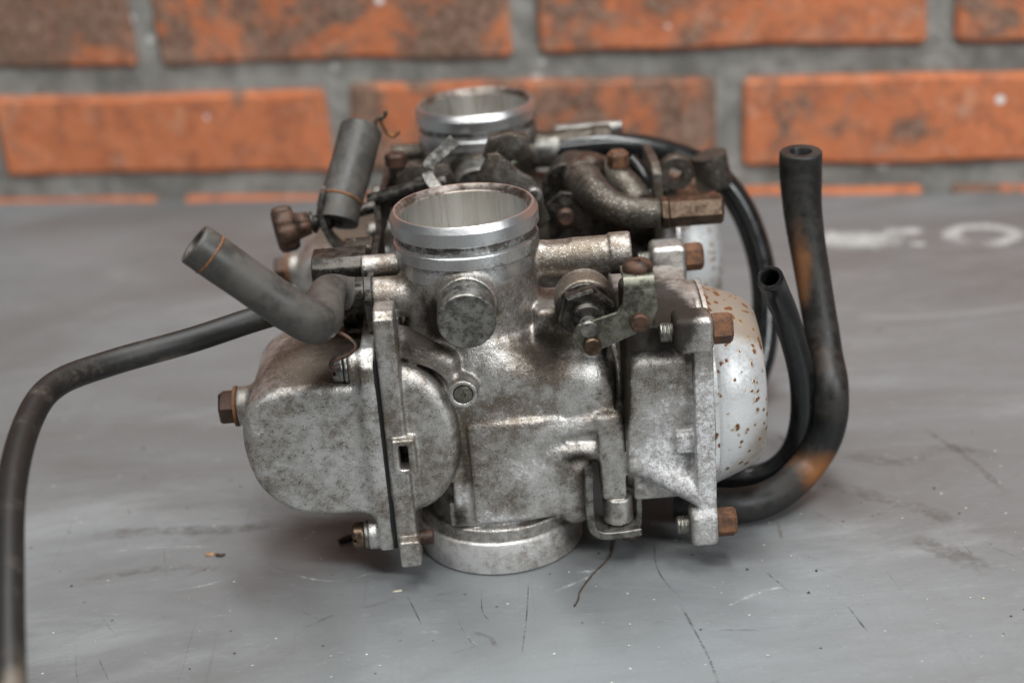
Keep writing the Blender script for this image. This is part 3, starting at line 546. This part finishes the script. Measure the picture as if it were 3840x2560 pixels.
ribbon('idle_bracket', [(-55.5, 57, 116), (-57, 57, 111), (-56.6, 57, 104), (-54.5, 57, 97), (-50, 57, 92.5), (-44, 57, 92.2), (-36, 57, 94)], 9, 1.9, (0, 1, 0), 'steel_grey', idle)
arm = ribbon('link_arm', [(-7.0, 73, 125.5), (-11.5, 68, 123.2), (-16.6, 62, 120.4), (-16.8, 58, 117.0), (-14.2, 54, 113.5), (-13, 50, 109)], [5, 4.6, 4.4, 4.2, 4.2, 4.2], 2.2, (0, .7, .7), 'steel_grey', root)
tube('throttle_shaft', [(-40, 66, 107), (-20, 62, 112.5), (-10, 60, 114)], 2.9, 'steel_dark', root, 20, 4)
cam_ = plate('throttle_cam', [(y, x) for x, y in [(-1.2, 107), (-2.2, 112), (5.2, 124.2), (8.6, 124.8), (12.4, 121.0), (16.5, 116.8), (20.8, 114.2), (24.0, 109.5), (24.4, 103.6), (26.2, 98.0), (22.5, 94.5), (16, 99), (6, 103)]], 'y', 55.5, 58.2, 'cast_dark', root, .5)
rod('cam_pin', 3.2, 4, (0, -1, 0), (20.8, 56, 108.4), 'steel_grey', cam_, .8)
plate('cam_stop', [(y, x) for x, y in [(3, 118), (6, 125.5), (14, 127), (20, 125), (22, 117), (14, 113)]], 'y', 73, 78, 'cast_dark', root, .8)
ribbon('zinc_link', [(21.5, 77, 120.5), (17, 75, 116.5), (12, 74, 114.5)], 3.2, 1.6, (0, 1, 0), 'zinc', root)
elbow = tube('fuel_elbow', [(37.5, 96, 104), (38.5, 84, 106), (40.2, 70, 107.2), (43.0, 59, 105.5), (49, 53, 102), (57, 51, 99.8), (66.5, 50, 99.2)], 6.2, 'cast_dark', root, 32, 8, rad=[7.5, 7.4, 7.0, 6.6, 6.1, 5.7, 5.2])
ring('elbow_collar', (39.9, 71.5, 107.2), (.12, -1, 0.05), 7.0, 2.0, 'cast_dark', elbow)
hexb('lock_nut', 6.0, 2.6, 'x', (66.6, 50, 99.2), 'brass', elbow, .5); hexb('brass_fitting', 5.6, 19.5, 'x', (69.4, 50, 99.2), 'brass', elbow, 1.0, .05)
tee = tube('fuel_rail', [(38, 112, 100), (44, 96, 104), (50, 82, 104.5), (56, 74, 102), (60, 66, 97)], 6.4, 'cast_dark', root, 28, 6)
lathe('rail_bolt', [(4.6, 0), (5.4, 1.2), (5.2, 4.2), (3.6, 5.8), (.1, 6.2)], 'z', (43.2, 76, 109.4), 'rust_dark', tee, 24, 40); hexb('rail_bolt', 4.2, 6, 'z', (53.8, 78, 109.5), 'rust', tee, 1.4)
lathe('pivot_ring', [(5.0, -2), (9.0, -2), (9.6, 0), (9.0, 2), (5.0, 2)], 'y', (34, 78, 103), 'steel_dark', root, 40, 30, closed=True)
plate('fuel_bracket', [(y, z) for y, z in [(70, 60), (70, 108), (78, 110), (110, 108), (110, 60)]], 'x', 66, 69.5, 'cast_dark', root, .6)
plate('cross_bracket', [(x, y) for x, y in [(-34, 34), (-34, 108), (64, 108), (64, 34)]], 'z', 66, 70, 'steel_dark', root, .6)

plate('linkage_plate', [(y, x) for x, y in [(-30, 96), (-30, 112), (-24, 116), (-10, 115), (-6, 104), (-12, 94)]], 'y', 78, 81, 'cast_dark', root, .5)
rod('link_pivot', 4.2, 9, (0, -1, 0), (-21, 79, 107), 'steel_grey', root, .8); hexb('link_nut', 4.6, 4, (0, -1, 0), (-14, 78.2, 104), 'rust_dark', root, .6)
hexb('rail_screw', 4.4, 5, 'z', (-30, 88, 113.5), 'rust_dark', root, .9); rod('screw_post', 3.4, 24, 'z', (-30, 88, 90), 'cast_dark', root, .4)
plate('link_strap', [(y, x) for x, y in [(26, 88), (25, 101), (31, 106), (60, 101), (62, 92), (56, 86)]], 'y', 62, 65, 'steel_dark', root, .5)
rod('strap_bolt', 3.4, 4.0, (0, -1, 0), (32, 62.2, 97), 'rust_dark', root, .9); rod('strap_bolt', 4.4, 4.5, (0, -1, 0), (54, 62.2, 94), 'rust_dark', root, .9)
tube('choke_cable', [(60, 90, 108), (64, 84, 103), (66, 80, 96), (64, 70, 90)], 2.4, 'rubber_black', root, 14, 6)
lathe('pivot_bush', [(3.0, -3), (6.4, -3), (7.0, -2), (7.0, 2), (6.4, 3), (3.0, 3)], 'y', (77, 92, 101), 'cast_dark', root, 32, 30, closed=True)
# ------------------------------------------------------------------ debris and marks on the table
def flake(name, mat, x, y, size, label, cat, seed, th=.5):
    r = np.random.default_rng(seed); n = 9; an = np.sort(r.uniform(0, 2*math.pi, n)); rad = size*r.uniform(.45, 1, n)
    pts = [(math.cos(a)*q, math.sin(a)*q*.6) for a, q in zip(an, rad)]
    o = plate(name, pts, 'z', 0.05, th, mat, None, .08, 1)
    me = o.data
    for v in me.vertices: v.co.z += (abs(math.sin(v.co.x*900/size))*size*.12*MM)
    o.location = (x*MM, y*MM, 0); tag(o, label=label, category=cat); return o
flake('rust_flake', 'flake', -105, .8, 2.6, 'curled tan flake lying on the open table below the float bowl', 'flake', 3)
flake('dirt_flake', 'dirt', -101.6, -.8, 1.9, 'dark brown flake lying against the curled tan flake', 'flake', 5, .9)
o = tube('grease_strand', [(-59, 2, .7), (-55.5, 4, .9), (-52, 4.4, 1.0), (-50, 2.5, .7), (-47, 1, .7), (-42, 2, .7)], .75, 'dirt', None, 10, 6, rad=[1.0, 1.2, .5, .6, .6, .5])
tag(o, label='dark greasy strand on the table under the lower bowl screw', category='strand')
o = tube('hair_fibre', [(40, -10, 1.2), (37, -22, .5), (30, -33, .4), (25, -43, .35), (24, -48, .35), (22.4, -52, .35)], .26, 'dirt', None, 6, 6); tag(o, label='thin brown fibre trailing on the table from the base of the bracket', category='fibre')
flake('pale_chip', 'crumb', -36.8, -34, 2.2, 'pale papery chip on the table in front of the flange foot', 'chip', 11, .35)
for i, (px, py, sz, m) in enumerate([(-19.5, -31.5, 1.1, 'crumb'), (-25, -30, .8, 'flake'), (66, -39.5, 1.1, 'crumb'), (-42, -20, 1.0, 'flake')]):
    pass
def crumbs(name, mat, n, lo, hi, smin, smax, label, seed):
    r = np.random.default_rng(seed); V = []; F = []; base_o = np.array([(1, 0, 0), (-1, 0, 0), (0, 1, 0), (0, -1, 0), (0, 0, 1), (0, 0, -1)], float); ff = [(0, 2, 4), (2, 1, 4), (1, 3, 4), (3, 0, 4), (2, 0, 5), (1, 2, 5), (3, 1, 5), (0, 3, 5)]
    for i in range(n):
        p = r.uniform(lo, hi); s = r.uniform(smin, smax)*(.6+.8*r.random()**3); q = base_o*s*r.uniform(.5, 1.3, (6, 3))
        q[:, 2] *= .6
        if (p[0]/31)**2+(p[1]/31)**2 < 1: continue
        k = len(V); V += [(p[0]+a, p[1]+b, c+s*.5) for a, b, c in q]; F += [tuple(k+t for t in f) for f in ff]
    o = fixn(make(name, V, F, mat, None, False)); tag(o, kind='stuff', label=label, category='crumbs'); return o
crumbs('pale_dust_crumbs', 'crumb', 150, (-190, -115), (190, 70), .22, .55, 'scattered pale crumbs of dust over the grey table', 21)
crumbs('dark_dirt_crumbs', 'dirt', 110, (-190, -115), (230, 160), .25, .7, 'scattered dark crumbs of dirt over the grey table', 22)
def strip(name, P, wd, mat, z, n=8, seed=0):
    """a flat mark on the table, fading at its ends"""
    C = resample([(x, y, 0) for x, y in P], n); T = np.gradient(C, axis=0); T /= np.linalg.norm(T, axis=1)[:, None]; r = np.random.default_rng(seed); V = []; F = []; fd = []
    N = len(C)
    for i in range(N):
        nn = np.array([-T[i][1], T[i][0], 0]); w_ = wd*(.6+.5*r.random())/2; e = min(1, i/(N*.18), (N-1-i)/(N*.18))
        for s_, a in ((-1, .0), (-.55, 1), (.55, 1), (1, .0)): V.append(C[i]+nn*w_*s_+[0, 0, z]); fd.append(a*e)
    for j in range(N-1):
        for k_ in range(3): F.append((4*j+k_, 4*j+4+k_, 4*j+5+k_, 4*j+1+k_))
    o = fixn(make(name, V, F, mat, tab, False)); a = o.data.attributes.new('fade', 'FLOAT', 'POINT'); a.data.foreach_set('value', np.array(fd, np.float32))
    if o.data.polygons[0].normal.z < 0: flipn(o)
    return o
from itertools import count
ct = count(1)
def st(P, wd, mat): i = next(ct); return strip({'chalk': 'chalk_smear', 'scratch_dark': 'scratch', 'scratch_pale': 'scratch', 'stain': 'oil_stain'}[mat], P, wd, mat, .04+.004*i, 10, i)
st([(165, 282), (180, 274), (196, 269), (216, 278)], 26, 'chalk'); st([(172, 284), (186, 279), (200, 276)], 20, 'chalk'); st([(205, 284), (216, 281), (227, 279)], 14, 'chalk'); st([(214, 262), (222, 259)], 9, 'chalk')
st([(246, 254), (237, 266), (246, 279), (262, 276), (269, 264), (258, 253), (246, 254)], 12, 'chalk')
st([(16, -42), (25, -36.5), (31, -33)], 1.8, 'scratch_pale'); st([(24, -30.2), (33, -31)], 2.2, 'scratch_pale')
st([(53, -14), (52, -30), (54, -42), (58, -52)], .8, 'scratch_dark'); st([(57, -55), (60, -74), (62, -88), (63, -104)], 1.1, 'scratch_dark')
st([(-33.5, -37), (-31, -45), (-28, -56)], .7, 'scratch_dark'); st([(8, -34), (6.5, -55), (4, -78)], .7, 'scratch_dark'); st([(-8, -36), (-8, -50), (-5, -58)], .5, 'scratch_dark')
st([(88, -40), (93, -52)], .7, 'scratch_dark'); st([(110, -64), (113, -80)], .9, 'scratch_dark'); st([(-67, -52), (-57, -45)], 1.6, 'stain'); st([(-48, -43), (-37, -38)], 2.4, 'stain'); st([(-24, -38.5), (-14, -36.5)], 2.6, 'stain')
st([(128, 42), (150, 30), (170, 38), (188, 28)], 9, 'stain'); st([(120, 20), (135, 6), (150, -6), (160, -20)], 10, 'stain'); st([(165, 60), (176, 30), (182, 0)], 4, 'stain'); st([(140, -24), (152, -38), (162, -52)], 12, 'stain')
st([(-160, 20), (-130, 22), (-100, 18), (-80, 22)], 9, 'stain'); st([(-150, -10), (-120, -6), (-96, -10)], 6, 'stain'); st([(-118, -22), (-104, -20), (-88, -12)], 1.0, 'scratch_pale'); st([(-84, -12), (-60, -24), (-44, -20)], .9, 'scratch_pale')
st([(-112, -12), (-104, -9)], 2.0, 'stain'); st([(-150, 8), (-128, 9), (-100, 6)], 1.0, 'scratch_pale'); st([(70, -60), (84, -52), (93, -50)], 2.0, 'scratch_pale'); st([(66, -72), (80, -74)], .8, 'scratch_dark')
st([(-12, -62), (-6, -66), (-4, -72)], 2.2, 'stain'); st([(-28, -60), (-22, -61)], 2.4, 'scratch_pale'); st([(110, 62), (116, 40)], 3, 'stain'); st([(98, -6), (97, -20)], 2.0, 'stain')
for i in range(34):
    x, y = rng.uniform(-150, 170), rng.uniform(-110, 40); a = rng.choice([math.pi/2+.1, .12, .3, -.9])+rng.normal(0, .25); L = rng.uniform(6, 26)
    st([(x, y), (x+math.cos(a)*L*.5+rng.normal(0, .6), y+math.sin(a)*L*.5+rng.normal(0, .6)), (x+math.cos(a)*L, y+math.sin(a)*L)], rng.uniform(.14, .34), rng.choice(['scratch_dark', 'scratch_dark', 'scratch_pale']))
